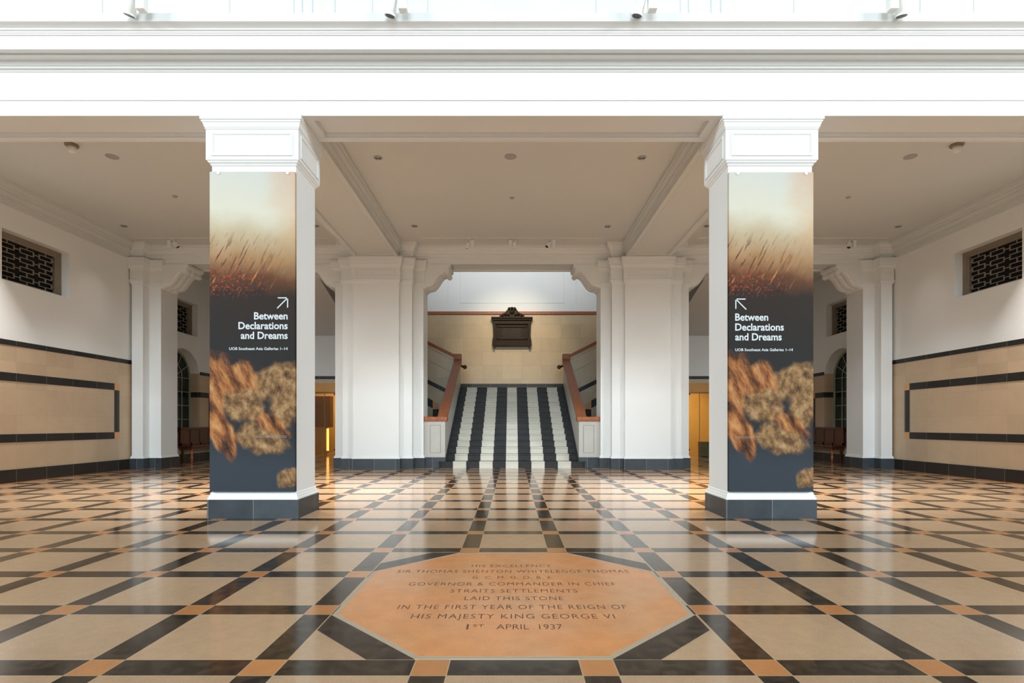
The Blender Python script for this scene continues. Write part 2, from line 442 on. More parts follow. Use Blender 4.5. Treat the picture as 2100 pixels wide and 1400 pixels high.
# band, frame stripes, skirting on the side walls
tn = [0]
def trim(bm, m):
    tn[0] += 1; return struct(obj('trim_%d' % tn[0], bm, m))
for s in (-1, 1):
    K = BLACK if s < 0 else BLACKR
    def wb(bm, y0, y1, z0, z1, d=.008): box(bm, *sorted((s*(WX+.02), s*(WX-d))), y0, y1, z0, z1)
    a0, a1, az0, asp = side_wall.a
    bm = bmesh.new(); wb(bm, 7.3, YW, 2.73, 2.835); wb(bm, YB, a0-.03, 2.73, 2.835); wb(bm, a1, YF, 2.73, 2.835)
    box(bm, *sorted((s*(WX-.008), s*(WX+.29))), a1-.008, a1+.03, 2.73, 2.835)
    trim(bm, K)
    y0, y1 = 7.9, 13.66
    bm = bmesh.new()
    wb(bm, y0+.165, y1-.165, 2.02, 2.187); wb(bm, y0+.165, y1-.165, .80, .965)
    wb(bm, y0, y0+.165, .965, 2.02); wb(bm, y1-.165, y1, .965, 2.02)
    wb(bm, a1, 17.70, 2.02, 2.187); wb(bm, 17.70, 17.86, .9, 2.02)
    box(bm, *sorted((s*(WX-.008), s*(WX+.29))), a1-.008, a1+.03, 2.02, 2.187)
    trim(bm, K)
    bm = bmesh.new()
    for yy in (y0, y1-.165):
        for zz in (2.02, .80): wb(bm, yy, yy+.165, zz, zz+.166)
    wb(bm, 17.70, 17.86, 2.02, 2.187)
    trim(bm, ORANGE)
    bm = bmesh.new(); wb(bm, 7.2, 14.02, 0, .26, .03); wb(bm, YB, YF, 0, .26, .03)
    struct(obj('baseboard_' + ('left' if s < 0 else 'right'), bm, K))
    # cornice
    bm = bmesh.new()
    pf = [(0, 5.47), (.015, 5.48), (.02, 5.52), (.035, 5.53), (.035, 5.56), (.055, 5.57), (.06, 5.63), (.09, 5.68), (.115, 5.69), (.115, 5.72), (.14, 5.735), (.16, 5.79), (.19, 5.82), (.195, 5.84), (.215, 5.85), (.22, ZC+.01), (0, ZC+.01)]
    prism(bm, [(s*(WX-o), z) for o, z in pf] + [(s*(WX+.02), ZC+.01), (s*(WX+.02), 5.47)], 'y', 7.15, 14.1)
    struct(obj('trim_cornice_' + ('left' if s < 0 else 'right'), bm, CEILP))

# ------------------------------------------------------------------ front pillars
def pillar(s, label):
    xa, xb = sorted((s*2.676, s*3.716)); ya, yb = 6.67, 7.31
    path = [(xa, ya), (xb, ya), (xb, yb), (xa, yb)]
    t = thing('square_pillar', label, 'pillar', ((xa+xb)/2, (ya+yb)/2, 0))
    L = [(p[0]-t.location.x, p[1]-t.location.y) for p in path]
    bm = bmesh.new(); sweep(bm, L, [(.038, .232), (.038, .25), (.028, .262), (.022, .285), (.012, .30), (.012, .312), (0, .325), (0, 4.37)]); obj('shaft', bm, WHITE, t)
    bm = bmesh.new()
    sweep(bm, L, [(0, 4.355), (.012, 4.362), (.012, 4.375), (.018, 4.38), (.035, 4.395), (.04, 4.41), (.05, 4.412), (.05, 4.79), (.058, 4.79), (.058, 4.805), (.064, 4.81), (.07, 4.835), (.08, 4.86), (.088, 4.865), (.088, 4.885), (.10, 4.888), (.10, 4.952), (.0, 4.952)])
    # raised frame of the frieze panel on all four faces
    hx, hy = (xb-xa)/2+.05, (yb-ya)/2+.05
    def frame(u0, u1, z0, z1, put):
        for k, (w_, d) in enumerate(((.022, .008), (.012, .014))):
            i = k*.022
            put(u0+i, u1-i, z1-i-w_, z1-i, d*(1-k)+.004); put(u0+i, u1-i, z0+i, z0+i+w_, d*(1-k)+.004)
            put(u0+i, u0+i+w_, z0+i+w_, z1-i-w_, d*(1-k)+.004); put(u1-i-w_, u1-i, z0+i+w_, z1-i-w_, d*(1-k)+.004)
    for sg in (-1, 1):
        frame(-hx+.07, hx-.07, 4.46, 4.745, lambda a, b, c, d, e: box(bm, a, b, *sorted((sg*(hy-.005), sg*(hy+e))), c, d))
        frame(-hy+.07, hy-.07, 4.46, 4.745, lambda a, b, c, d, e: box(bm, *sorted((sg*(hx-.005), sg*(hx+e))), a, b, c, d))
    obj('capital', bm, WHITE, t)
    bm = bmesh.new(); sweep(bm, L, [(.04, 0), (.04, .232), (.0, .234)]); obj('plinth', bm, BLACKP, t)
    return t
pillar(-1, 'white square pillar left of the stair axis, carrying the banner whose arrow points up and right')
pillar(1, 'white square pillar right of the stair axis, carrying the banner whose arrow points up and left')

# banners: printed panels with a generic painterly ground -------------------
def banner_mat():
    M = Mat('printed_painting_ground', (.1,.1,.1), .6, spec=.12)
    u = M.x/1.05; v = 1 - M.z/3.94
    wv = M.vec(M.x, 0.0, M.z)
    n = M.noise(2.2, 6, vec=wv, rough=.6); n2 = M.noise(7, 5, vec=wv, rough=.65); n3 = M.noise(30, 4, vec=wv)
    vv = v + (n-.5)*.10 + (u-.5)*(-.03)
    c = M.ramp(vv, [(0, (.50, .50, .46)), (.12, (.56, .53, .43)), (.20, (.42, .33, .21)), (.27, (.30, .17, .08)), (.33, (.10, .042, .020)), (.385, (.026, .018, .014)), (.55, (.020, .018, .017)), (.8, (.022, .024, .027)), (.92, (.034, .042, .052))])
    # warm haze at the right
    hz = (u + (n-.5)*.8).step(.55, 1.1)*(.30 - v).step(0, .2)
    c = M.mix(hz*.6, c, (.52, .28, .13))
    # slanting loose brush strokes
    st = M.noise(1, 3, vec=M.vec((M.x*26 - M.z*14), 0.0, (M.z*3.2 + M.x*2.0)), rough=.5)
    band = (v - .17).step(0, .10)*((.40 - v).step(0, .08))*((1.05-u).step(0, .75))
    c = M.mix((st.step(.56, .62))*band, c, (.11, .045, .02))
    c = M.mix((1-st).step(.58, .66)*band*(v-.22).step(0, .08), c, (.46, .19, .06))
    em = n3.step(.52, .66)*(v-.28).step(0, .04)*(.405-v).step(0, .05)*(.95-u).step(0, .8)
    c = M.mix(em, c, (.36, .045, .012))
    wx = M.noise(2.6, 2, vec=M.vec(M.x, 3.1, M.z)); wz = M.noise(2.6, 2, vec=M.vec(M.x, 7.7, M.z))
    U = u + (wx-.5)*.30; V = v + (wz-.5)*.07
    def blob(cx, cy, rx, rz, k=.4, ang=0):
        du = (U - cx); dv = (V - cy)*3.75
        ca, sa = math.cos(ang), math.sin(ang)
        a = (du*ca + dv*sa)/rx; b = (dv*ca - du*sa)/rz
        d = (a*a + b*b).sqrt() + (n2-.5)*k
        return (1.16 - d).step(0, .38)
    sk = M.noise(1, 4, vec=M.vec((M.x*9 + M.z*5), 1.0, (M.z*2.2 - M.x*3)), rough=.6)
    s2 = M.noise(1, 4, vec=M.vec((M.x*4 - M.z*7), 2.0, (M.z*4 + M.x*9)), rough=.6)
    tan = M.ramp(s2, [(.28, (.035, .020, .011)), (.44, (.15, .080, .034)), (.56, (.29, .165, .070)), (.74, (.46, .31, .155))])
    orr = M.ramp(sk, [(.32, (.025, .013, .008)), (.43, (.14, .050, .018)), (.54, (.33, .125, .040)), (.66, (.46, .23, .09)), (.8, (.52, .40, .22))])
    for f, k in ((blob(.74, .655, .34, .17, .5, -.55), tan), (blob(.90, .725, .20, .30, .5, .25), tan), (blob(.60, .835, .34, .15, .5, .15), tan), (blob(.92, .955, .16, .12, .7), tan),
                 (blob(.02, .70, .20, .52, .4, .1), orr), (blob(.16, .83, .14, .30, .5, -.35), orr), (blob(.34, .655, .24, .22, .5, .2), orr), (blob(.70, .785, .26, .10, .5, .4), orr), (blob(.40, .73, .24, .20, .5, .5), tan)):
        c = M.mix(f*.9, c, k)
    cr = n2.step(.53, .56)*(1-n2).step(.42, .45)
    M.color(c); M.bump(n3, .0005, .2)
    return M.m
BAN = banner_mat()
LET = plain('pale_print_ink', (.52, .56, .56), .5, var=.01)
def banner(s, label):
    k = 6.62/F
    px0, px1, pt, pb = (430, 605, 352, 1008) if s < 0 else (1495, 1668, 353, 1008)
    X = lambda p: (p-1050)*k; Zz = lambda p: CH + (870-p)*k
    x0, x1 = X(px0), X(px1); z0, z1 = Zz(pb), Zz(pt)
    t = thing('hanging_banner', label, 'banner', (x0, 6.64, z0))
    obj('printed_panel', B(0, x1-x0, -.02, .028, 0, z1-z0), BAN, t)
    for xx in (px0+18, px1-15):
        bm = bmesh.new(); cyl(bm, (X(xx)-x0, -.030, z1-z0-.018), (X(xx)-x0, -.015, z1-z0-.018), .018, seg=18); obj('fixing_stud', bm, METALW, t)
    yf = -.021
    if s < 0:
        rows = (('Between', 521, 590, 654.5), ('Declarations', 489, 590, 674.5), ('and Dreams', 493.8, 590, 694.5)); sm = (470, 590, 717.3)
    else:
        rows = (('Between', 1507.6, 1575.4, 657), ('Declarations', 1507.6, 1607.4, 677.4), ('and Dreams', 1507.6, 1603, 697.5)); sm = (1507.6, 1626, 719.6)
    for body, a, b, base in rows:
        text('lettering', body, X(a)-x0, yf, Zz(base)-z0, X(b)-X(a), 14.2*k, LET, t, bold=.022)
    text('lettering', 'UOB Southeast Asia Galleries 1\u201314', X(sm[0])-x0, yf, Zz(sm[2])-z0, X(sm[1])-X(sm[0]), 5.4*k, LET, t, bold=.018)
    # arrow
    if s < 0: ax, ay, sg = 591.0, 609.5, 1
    else: ax, ay, sg = 1507.8, 612.0, -1
    bm = bmesh.new(); th = 2.2*k; A = Vector((X(ax)-x0, Zz(ay)-z0)); Ln = 20*k
    def bar(p, q):
        d = (q-p).normalized(); nn = Vector((-d.y, d.x))*th/2
        prism(bm, [tuple(p-nn), tuple(q-nn), tuple(q+nn), tuple(p+nn)], 'y', yf-.0012, yf+.002)
    h = Vector((-sg*th/2, -th/2)); c0 = A+h
    bar(c0+Vector((sg*th/2, 0)), c0+Vector((-sg*Ln, 0))); bar(c0+Vector((0, th/2)), c0+Vector((0, -Ln))); bar(c0, c0+Vector((-sg*Ln*1.07, -Ln*1.07)))
    obj('arrow_mark', bm, LET, t)
    # fine caption lines
    cx0, cx1, cy = (524, 588, 894) if s < 0 else (1508, 1568, 895.5)
    bm = bmesh.new()
    for q in (0, 1): box(bm, X(cx0)-x0, X(cx1 - (q*20 if s > 0 else 0))-x0, yf-.0006, yf+.001, Zz(cy+q*2.6)-z0, Zz(cy+q*2.6)-z0+.003)
    obj('caption_line', bm, plain('faint_print', (.30, .28, .24), .5), t)
    return t
banner(-1, 'tall printed banner with right-aligned white title and arrow pointing up and right')
banner(1, 'tall printed banner with left-aligned white title and arrow pointing up and left')

# ------------------------------------------------------------------ rear piers, wall, lintels
CAP = [(0, 4.80), (.012, 4.81), (.012, 4.83), (.03, 4.85), (.03, 4.87), (.045, 4.88), (.045, 4.92), (.03, 4.93), (.03, 5.19), (.045, 5.20), (.045, 5.225), (.06, 5.25), (.075, 5.29), (.075, 5.33), (.09, 5.34), (.09, 5.44), (.105, 5.445), (.105, 5.485), (0, 5.485)]
UP = [(.02, 5.48), (.02, 5.535), (.035, 5.54), (.035, 5.61), (.05, 5.62), (.05, 5.68), (.07, 5.70), (.085, 5.745), (.11, 5.76), (.12, 5.80), (.14, 5.81), (.14, ZC+.005)]
def pier(path, front, uppath, label, panels=()):
    cx = sum(p[0] for p in path)/len(path); t = thing('stepped_pier', label, 'pier', (cx, 14.2, 0))
    R = lambda P: [(p[0]-cx, p[1]-14.2) for p in P]
    bm = bmesh.new(); sweep(bm, R(path), [(.032, .27), (.032, .285), (.02, .30), (.015, .33), (0, .345), (0, 4.82)]); obj('shaft', bm, WHITE, t)
    bm = bmesh.new(); sweep(bm, R(path), CAP)
    for x0, x1, y, z0, z1 in panels:
        for a, b, c, d in ((x0, x1, z1-.02, z1), (x0, x1, z0, z0+.02), (x0, x0+.02, z0+.02, z1-.02), (x1-.02, x1, z0+.02, z1-.02)):
            box(bm, a-cx, b-cx, y-.045-14.2, y-14.2, c, d)
    obj('capital', bm, WHITE, t)
    bm = bmesh.new(); sweep(bm, R(uppath), UP); obj('upper_cornice', bm, WHITE, t)
    bm = bmesh.new(); sweep(bm, R(path), [(.035, 0), (.035, .27), (0, .272)]); obj('plinth', bm, BLACKP, t)
def mir(P): return [(-x, y) for x, y in P][::-1]
C1 = [(-4.69, YB), (-4.69, YW), (-4.42, YW), (-4.42, 14.05), (-4.11, 14.05), (-4.11, 13.93), (-2.925, 13.93), (-2.925, 14.05), (-2.61, 14.05), (-2.61, YW), (-2.35, YW), (-2.35, YB)]
U1 = [(-4.69, YB), (-4.69, YW), (-4.42, YW), (-4.42, 14.05), (-2.61, 14.05), (-2.61, YW), (-2.35, YW), (-2.35, YB)]
pier(C1, None, U1, 'broad white stepped pier directly left of the staircase opening', [(-4.03, -3.0, 13.93, 4.97, 5.16)])
pier(mir(C1), None, mir(U1), 'broad white stepped pier directly right of the staircase opening', [(3.0, 4.03, 13.93, 4.97, 5.16)])
C2 = [(-WX+.06, 14.03), (-9.62, 14.03), (-9.62, YW), (-9.31, YW), (-9.31, YB), (-WX+.06, YB)]
pier(C2, None, C2, 'narrow white stepped pier against the left wall beside the tiled dado')
pier(mir(C2), None, mir(C2), 'narrow white stepped pier against the right wall beside the tiled dado')

cp = [(83, 600), (83, 1110), (105, 1060), (150, 1035), (200, 1028), (250, 1005), (290, 970), (330, 920), (365, 865), (400, 810), (435, 770), (470, 748), (500, 742), (520, 755), (540, 772), (565, 775), (590, 762), (606, 735), (604, 700), (590, 668), (640, 655), (640, 600)]
CP = [((x-83)*.001293, (600-y)*.001293) for x, y in cp]
def corbel(xj, d, parent, ox):
    """scroll bracket from the jamb at xj growing toward d (+1/-1); three rounded ribs front to back"""
    bm = bmesh.new(); N = 25; rings = []
    for i in range(N):
        f = i/(N-1); lob = abs(math.sin(PI*f*3))**.6; off = .045*lob
        fr = 0 if i in (0, ) else 1
        ring = []
        for k, (a, b) in enumerate(CP):
            aa, bb = a, b
            if 2 <= k <= 19: aa = a + off*.55; bb = b - off*.75
            ring.append(bm.verts.new((xj + d*aa - ox, (YW-.02 + (YB-YW+.035)*f), LZ + .002 + bb)))
        rings.append(ring)
    n = len(CP)
    for A, Bv in zip(rings, rings[1:]):
        for k in range(n): bm.faces.new((A[k], A[(k+1) % n], Bv[(k+1) % n], Bv[k]))
    for R_ in (rings[0], rings[-1]): caps_fill(bm, R_, [(v.co.x, v.co.z) for v in R_])
    # flat front plate and small pendant under the springing
    return obj('corbel', bm, WHITE, parent)
def lintel(x0, x1, label):
    cx = (x0+x1)/2; t = thing('opening_lintel', label, 'lintel', (cx, 0, 0))
    bm = bmesh.new(); box(bm, x0-cx, x1-cx, YW, YB, LZ+.03, ZC)
    for a in (0, 1): pass
    box(bm, x0-cx, x1-cx, YW, YW+.10, LZ, LZ+.05); box(bm, x0-cx, x1-cx, YB-.10, YB, LZ, LZ+.05)
    obj('beam', bm, WHITE, t)
    bm = bmesh.new()
    pf = [(YW, LZ)] + [(YW-o*.9, z) for o, z in [(.0, LZ), (.01, 5.535), (.035, 5.54), (.035, 5.61), (.05, 5.62), (.05, 5.68), (.07, 5.70), (.085, 5.745), (.11, 5.76), (.12, 5.80), (.15, 5.81), (.15, ZC+.004)]] + [(YW+.02, ZC+.004), (YW+.02, LZ)]
    prism(bm, pf[1:], 'y' if False else 'x', x0-cx, x1-cx); obj('cornice', bm, WHITE, t)
    corbel(x0, 1, t, cx); corbel(x1, -1, t, cx)
lintel(-2.35, 2.35, 'moulded white lintel with scroll brackets over the staircase opening')
lintel(-9.31, -4.69, 'moulded white lintel with scroll brackets over the left bench opening')
lintel(4.69, 9.31, 'moulded white lintel with scroll brackets over the right bench opening')

# fill above the lintels / stair shaft
struct(obj('wall_shaft_front', B(-3.9, 3.9, YW+.02, YB, ZC, 8.6), WHITE))
for s, nm in ((-1, 'left'), (1, 'right')):
    struct(obj('wall_shaft_' + nm, B(*sorted((s*3.7, s*3.9)), YB, YL+.1, 0, 8.6), WHITE))
struct(obj('wall_landing', B(-3.9, 3.9, YL, YL+.3, 0, 8.6), LTILE))
# back aisle: far walls, ceilings
def far_wall(s, nm):
    bm = bmesh.new()
    d0, d1, dz = 6.10, 8.0, 2.59
    def b(xa, xb, z0, z1): box(bm, *sorted((s*xa, s*xb)), YF, YF+.25, z0, z1)
    b(3.9, d0, 0, 6.1); b(d1, WX+.1, 0, 6.1); b(d0, d1, dz, 6.1)
    struct(obj('wall_far_' + nm, bm, TILE))
    bm = bmesh.new()
    def c(xa, xb, z0, z1, dd=.008): box(bm, *sorted((s*xa, s*xb)), YF-dd, YF+.01, z0, z1)
    c(3.9, WX, 2.74, 2.845); trim(bm, BLACK if s < 0 else BLACKR)
    bm = bmesh.new(); box(bm, *sorted((s*3.9, s*(WX+.1))), YB, YF+.2, ZC, ZC+.2); struct(obj('ceiling_aisle_' + nm, bm, CEILP))
    # sloping underside of the flight above
    bm = bmesh.new(); prism(bm, [(YB+.05, 5.35), (YF, 4.25), (YF, 4.55), (YB+.05, 5.65)], 'x', s*5.45, s*7.4); struct(obj('ceiling_sloped_' + nm, bm, WHITE))
    # warm lit lobby beyond
    bm = bmesh.new()
    box(bm, *sorted((s*5.6, s*8.6)), 22.3, 22.4, 0, 2.9); box(bm, *sorted((s*5.6, s*5.5)), YF+.25, 22.4, 0, 2.9); box(bm, *sorted((s*8.6, s*8.7)), YF+.25, 22.4, 0, 2.9)
    struct(obj('wall_lobby_' + nm, bm, plain('lobby_yellow', (.62, .42, .16), .5, var=.15, nscale=2)))
    struct(obj('ceiling_lobby_' + nm, B(*sorted((s*5.5, s*8.7)), YF+.25, 22.4, 2.8, 2.9), GOLD))
    area('lobby_lamp', (s*7.1, 20.9, 2.75), (0, 0, 0), 1.4, 1.6, 42, (1.0, .74, .36))
far_wall(-1, 'left'); far_wall(1, 'right')
GLS = Mat('lobby_glass', (1.0, .9, .6), .03); GLS.b.inputs['Transmission Weight'].default_value = 1.0; GLS.b.inputs['IOR'].default_value = 1.2; GLS = GLS.m
for n, s in ((1, -1), (2, 1)):
    bm = bmesh.new(); d0, d1, dz = 6.10, 8.0, 2.59
    def b(xa, xb, z0, z1, y0=YF-.01, y1=YF+.27): box(bm, *sorted((s*xa, s*xb)), y0, y1, z0, z1)
    b(d0-.01, d0+.05, 0, dz); b(d1-.05, d1+.01, 0, dz); b(d0-.01, d1+.01, dz-.30, dz+.012)
    dr = struct(obj('door_%d' % n, bm, GOLD))
    bm = bmesh.new(); b(d0+.06, d0+.48, .03, 2.26, YF+.12, YF+.135); b(d0+.50, d1-.06, .03, 2.26, YF+.12, YF+.135); obj('glass_leaf', bm, GLS, dr)
    bm = bmesh.new(); b(d0+.06, d1-.06, 2.25, 2.275, YF+.11, YF+.145); b(d0+.485, d0+.495, 0, 2.26, YF+.11, YF+.145); obj('rail', bm, DWOOD, dr)
    bm = bmesh.new()
    for z in (.27, 2.22): cyl(bm, (s*(d0+.12), YF+.08, z), (s*(d0+.12), YF+.15, z), .035, seg=12)
    obj('patch_lock', bm, DARKM, dr)
t = thing('reception_cabinet', 'dark cabinet with a bright slot of light seen inside the left brass doorway', 'cabinet', (-7.15, 20.6, 0))
obj('body', B(-.55, .18, 0, .4, 1.05, 2.25, bev=.01), DWOOD, t)
obj('base', B(-.55, -.05, 0, .4, 0, 1.05), plain('cabinet_brown', (.22, .10, .03), .4), t)
obj('light_slot', B(.02, .10, .1, .14, .15, 1.0), emit('slot_glow', (1, .55, .18), 1.6), t)
t = thing('notice_box', 'low black notice box standing inside the right brass doorway', 'sign', (7.05, 19.25, 0))
obj('body', B(-.35, .45, 0, .12, 0, .36, bev=.008), DARKM, t); obj('top_strip', B(-.35, .45, -.01, .13, .36, .54), plain('notice_grey', (.05, .045, .03), .4), t)

# ------------------------------------------------------------------ staircase
def stripe_mat():
    M = Mat('striped_marble', (.7,.7,.66), .5, spec=.25)
    ax = M.x.abs()
    k = ((ax + .185)/.35)
    wh = ((k/2).frac()).lt(.5)                      # white, dark, white ...
    wh = wh*(ax.lt(1.565))
    n = M.noise(6, 5, rough=.7); st = M.white(M.vec(k.floor(), (M.y*3.03).floor(), 2.0))
    w_ = M.scale((.60, .57, .49), .86 + n*.15 + st*.10); d_ = M.scale((.021, .020, .021), .6 + n*.8 + st*.2)
    M.color(M.mix(wh, d_, w_)); return M.m
STR = stripe_mat()
RI, TR, NS, S0 = .1745, .33, 14, 14.45
st = thing('grand_staircase', 'wide flight of fourteen black and white striped steps rising to a landing', 'staircase', (0, 0, 0))
for i in range(NS):
    y = S0 + i*TR; z = (i+1)*RI; bm = bmesh.new()
    hw = 1.785
    if i == 0:
        y = 14.36
        N = 10; P = [(-hw-.17, 14.375+.3)]
        pts = [(-hw-.17, 14.375)] if False else []
        arc = [(-hw+.02 - .17*math.sin(PI/2*k/N) - .0, y+.14 - .14*math.cos(PI/2*k/N)) for k in range(N, -1, -1)]
        arc = [(a-.0, b) for a, b in arc]
        full = arc + [(-a, b) for a, b in arc[::-1]] + [(hw+.15, S0+TR), (-hw-.15, S0+TR)]
        # keep the curtail end clear of the newel pedestals: it passes in front of them
        full = [(-1.93, 14.375), (-1.935, 14.33), (-1.91, 14.29), (-1.86, 14.27), (1.86, 14.27), (1.91, 14.29), (1.935, 14.33), (1.93, 14.375), (hw, 14.375), (hw, S0+TR), (-hw, S0+TR), (-hw, 14.375)]
        prism(bm, full, 'z', 0, z-.035)
        nose = [(x*(1.008) if abs(x) > 1.8 else x, yy-.018 if yy < 14.37 else yy) for x, yy in full]
        prism(bm, nose, 'z', z-.035, z)
    else:
        box(bm, -hw, hw, y, y+TR+.02, max(0, z-RI*1.0)-.0, z-.035); box(bm, -hw, hw, y-.025, y+TR, z-.035, z, bev=.006)
    obj('step', bm, STR, st)
struct(obj('floor_landing', B(-3.69, 3.69, S0+NS*TR+.02, YL, NS*RI-.15, NS*RI-.002), plain('landing_stone', (.3, .28, .24), .3)))

LND = NS*RI
def parapet(s, label):
    t = thing('stair_parapet', label, 'parapet', (s*1.787, 14.38, 0))
    ox, oy = t.location.x, t.location.y
    def bx(bm, xa, xb, y0, y1, z0, z1, **k): box(bm, *sorted((s*xa-ox, s*xb-ox)), y0-oy, y1-oy, z0, z1, **k)
    # pedestal with sunk panel
    bm = bmesh.new(); bx(bm, 1.787, 2.345, 14.38, 14.98, .28, 1.265)
    obj('pedestal', bm, STONE, t)
    bm = bmesh.new()
    a, b, c, d = 1.905, 2.19, .40, 1.14; e = .008
    for q in ((a, b, c, c+e), (a, b, d-e, d), (a, a+e, c, d), (b-e, b, c, d)): bx(bm, q[0], q[1], 14.374, 14.385, q[2], q[3])
    obj('panel_line', bm, plain('panel_line_grey', (.2, .2, .19), .6), t)
    bm = bmesh.new(); bx(bm, 1.78, 2.35, 14.365, 15.0, 0, .282); obj('plinth', bm, BLACKP, t)
    bm = bmesh.new(); bx(bm, 1.73, 2.35, 14.33, 14.62, 1.265, 1.365, bev=.012); bx(bm, 1.745, 2.34, 14.345, 14.62, 1.24, 1.27)
    obj('pedestal_cap', bm, WOOD, t)
    # raking wall and cap
    y1, z1 = 18.75, 3.40; y0, z0 = 14.45, 1.25
    bm = bmesh.new(); prism(bm, [(14.45-oy, 0), (y1-oy, 0), (y1-oy, z1-.02), (y0-oy, z0)], 'x', s*1.790-ox, s*1.965-ox); obj('raking_wall', bm, STONE, t)
    bm = bmesh.new(); prism(bm, [(14.42-oy, 1.265), (y1-oy, z1-.03), (y1-oy, z1+.06), (14.42-oy, 1.36)], 'x', s*1.745-ox, s*2.0-ox); obj('raking_cap', bm, WOOD, t)
    bm = bmesh.new(); bx(bm, 1.76, 2.02, y1-.08, y1+.16, z1-.22, z1+.21, bev=.012); obj('newel_block', bm, WOOD, t)
    # skirting line following the steps
    bm = bmesh.new(); prism(bm, [(14.5-oy, .10), (18.74-oy, LND-.08), (18.74-oy, LND+.10), (14.5-oy, .30)], 'x', s*1.778-ox, s*1.79-ox); obj('stringer', bm, BLACKP, t)
parapet(-1, 'stone stair parapet with teak cap rising on the left of the steps')
parapet(1, 'stone stair parapet with teak cap rising on the right of the steps')

def upper_flight(s, label):
    t = thing('upper_flight_parapet', label, 'parapet', (s*2.0, YF-.05, 0)); ox, oy = t.location.x, t.location.y
    def top(x): return 3.47 + (x-1.987)*.498
    bm = bmesh.new()
    prism(bm, [(s*1.965-ox, 0), (s*3.7-ox, 0), (s*3.7-ox, top(3.7)), (s*1.965-ox, top(1.965))], 'y', 0, .16)
    obj('wall', bm, tile_mat('flight_stone', (.62, .51, .36), .75, .52, .1, .2), t)
    def para(x0, x1, dz0, dz1, m, nm, y0=-.01, y1=.01, flat=False):
        bm = bmesh.new(); prism(bm, [(s*x0-ox, top(x0)+dz0), (s*x1-ox, top(x1)+dz0), (s*x1-ox, top(x1)+dz1), (s*x0-ox, top(x0)+dz1)], 'y', y0, y1); return obj(nm, bm, m, t)
    para(1.99, 3.7, 0, .115, WOOD, 'teak_cap', -.04, .2)
    para(2.0, 3.7, -1.37, -1.22, BLACK, 'black_band')
    para(2.0, 3.7, -.10, -.09, plain('groove_line', (.2, .17, .12), .6), 'groove')
    para(2.0, 3.7, -.55, -.54, plain('groove_line', (.2, .17, .12), .6), 'groove')
    # black framed panel ending in a terracotta block
    para(2.76, 3.7, -2.13, -1.86, BLACK, 'panel_band')
    para(2.56, 2.76, -2.13, -1.88, ORANGE, 'corner_block')
    bm = bmesh.new(); box(bm, *sorted((s*2.56-ox, s*2.76-ox)), -.01, .01, .9, top(2.66)-2.12); obj('panel_stripe', bm, BLACK, t)
upper_flight(-1, 'tiled wall of the upper flight with teak rail, climbing left from the landing')
upper_flight(1, 'tiled wall of the upper flight with teak rail, climbing right from the landing')
for s, d in ((-1, 'left'), (1, 'right')):
    bm = bmesh.new()
    P = [Vector((s*2.6, 18.98, 3.52)), Vector((s*1.9, 18.98, 3.27)), Vector((s*1.74, 18.98, 3.20)), Vector((s*1.66, 18.98, 3.18))]
    for a, b in zip(P, P[1:]): cyl(bm, a, b, .04, seg=14)
    bmesh.ops.create_uvsphere(bm, u_segments=14, v_segments=10, radius=.075, matrix=Matrix.Translation(P[-1]))
    h = obj('handrail', bm, DWOOD, smooth=True); tag(h, 'dark timber handrail end poking past the %s newel block' % d, 'handrail')

# landing wall details
bm = bmesh.new(); box(bm, -3.69, 3.69, YL-.05, YL, 5.36, 5.475, bev=.01); struct(obj('trim_dado_cap', bm, WOOD))
bm = bmesh.new(); box(bm, -3.69, 3.69, YL-.03, YL, LND-.01, LND+.27); struct(obj('baseboard_landing', bm, BLACK))
bm = bmesh.new()
for x in (-2.45, -1.98, 1.98, 2.45):
    box(bm, x-.02, x+.02, YL-.02, YL+.01, 5.8, 8.2)
for z in (5.8,): box(bm, -1.98, 1.98, YL-.012, YL+.01, z-.0, z+.015)
struct(obj('trim_wall_panels', bm, WHITE))
# bronze memorial
k = 20.5/F
t = thing('memorial_plaque', 'dark bronze memorial tablet with carved crest on the landing wall', 'plaque', (0, YL-.005, 3.9))
mx = lambda p: (p-1049)*k; mz = lambda p: CH+(870-p)*k - 3.9
def mb(x0, x1, y0, y1, d, bev=.01):
    bm = bmesh.new(); box(bm, mx(x0), mx(x1), -d, -.0, mz(y1), mz(y0), bev=bev); return bm
bm = mb(1012, 1086, 664, 709, .10); obj('back_board', bm, BRONZE, t)
bm = mb(1009.6, 1087.6, 657.5, 665, .16); box(bm, mx(1006.6), mx(1091), -.25, 0, mz(654), mz(650.7), bev=.01); box(bm, mx(1008.5), mx(1089), -.21, 0, mz(657.5), mz(654), bev=.012); obj('cornice', bm, BRONZE, t)
for a, b in ((1009.5, 1016.5), (1081, 1088)):
    bm = bmesh.new(); c = (a+b)/2
    prof = [(a+1, 665), (b-1, 665), (b-1.6, 690), (b+.6 if b > 1050 else b, 698), (b+.8 if b > 1050 else b, 708), (c+2, 710), (c+1, 714), (c-1, 714), (c-2, 710), (a-.8 if a < 1050 else a, 708), (a-.6 if a < 1050 else a, 698), (a+1.6, 690)]
    prism(bm, [(mx(p), mz(q)) for p, q in prof], 'y', -.19, 0); obj('side_console', bm, BRONZE, t)
bm = bmesh.new()
for q in ((1018, 1080, 669, 671), (1018, 1080, 694, 696), (1018, 1020, 669, 696), (1078, 1080, 669, 696)): box(bm, mx(q[0]), mx(q[1]), -.14, 0, mz(q[3]), mz(q[2]))
obj('inner_frame', bm, BRONZE, t)
bm = bmesh.new()
for r in range(8):
    wd = random.uniform(.62, .95)*.5
    yy = 673.5 + r*2.6; box(bm, -wd, wd, -.108, -.09, mz(yy)-.006, mz(yy)+.006)
obj('inscription_rows', bm, plain('rubbed_bronze', (.05, .028, .010), .45, .2), t)
bm = mb(1014, 1084, 705, 710, .17); obj('lower_ledge', bm, BRONZE, t)
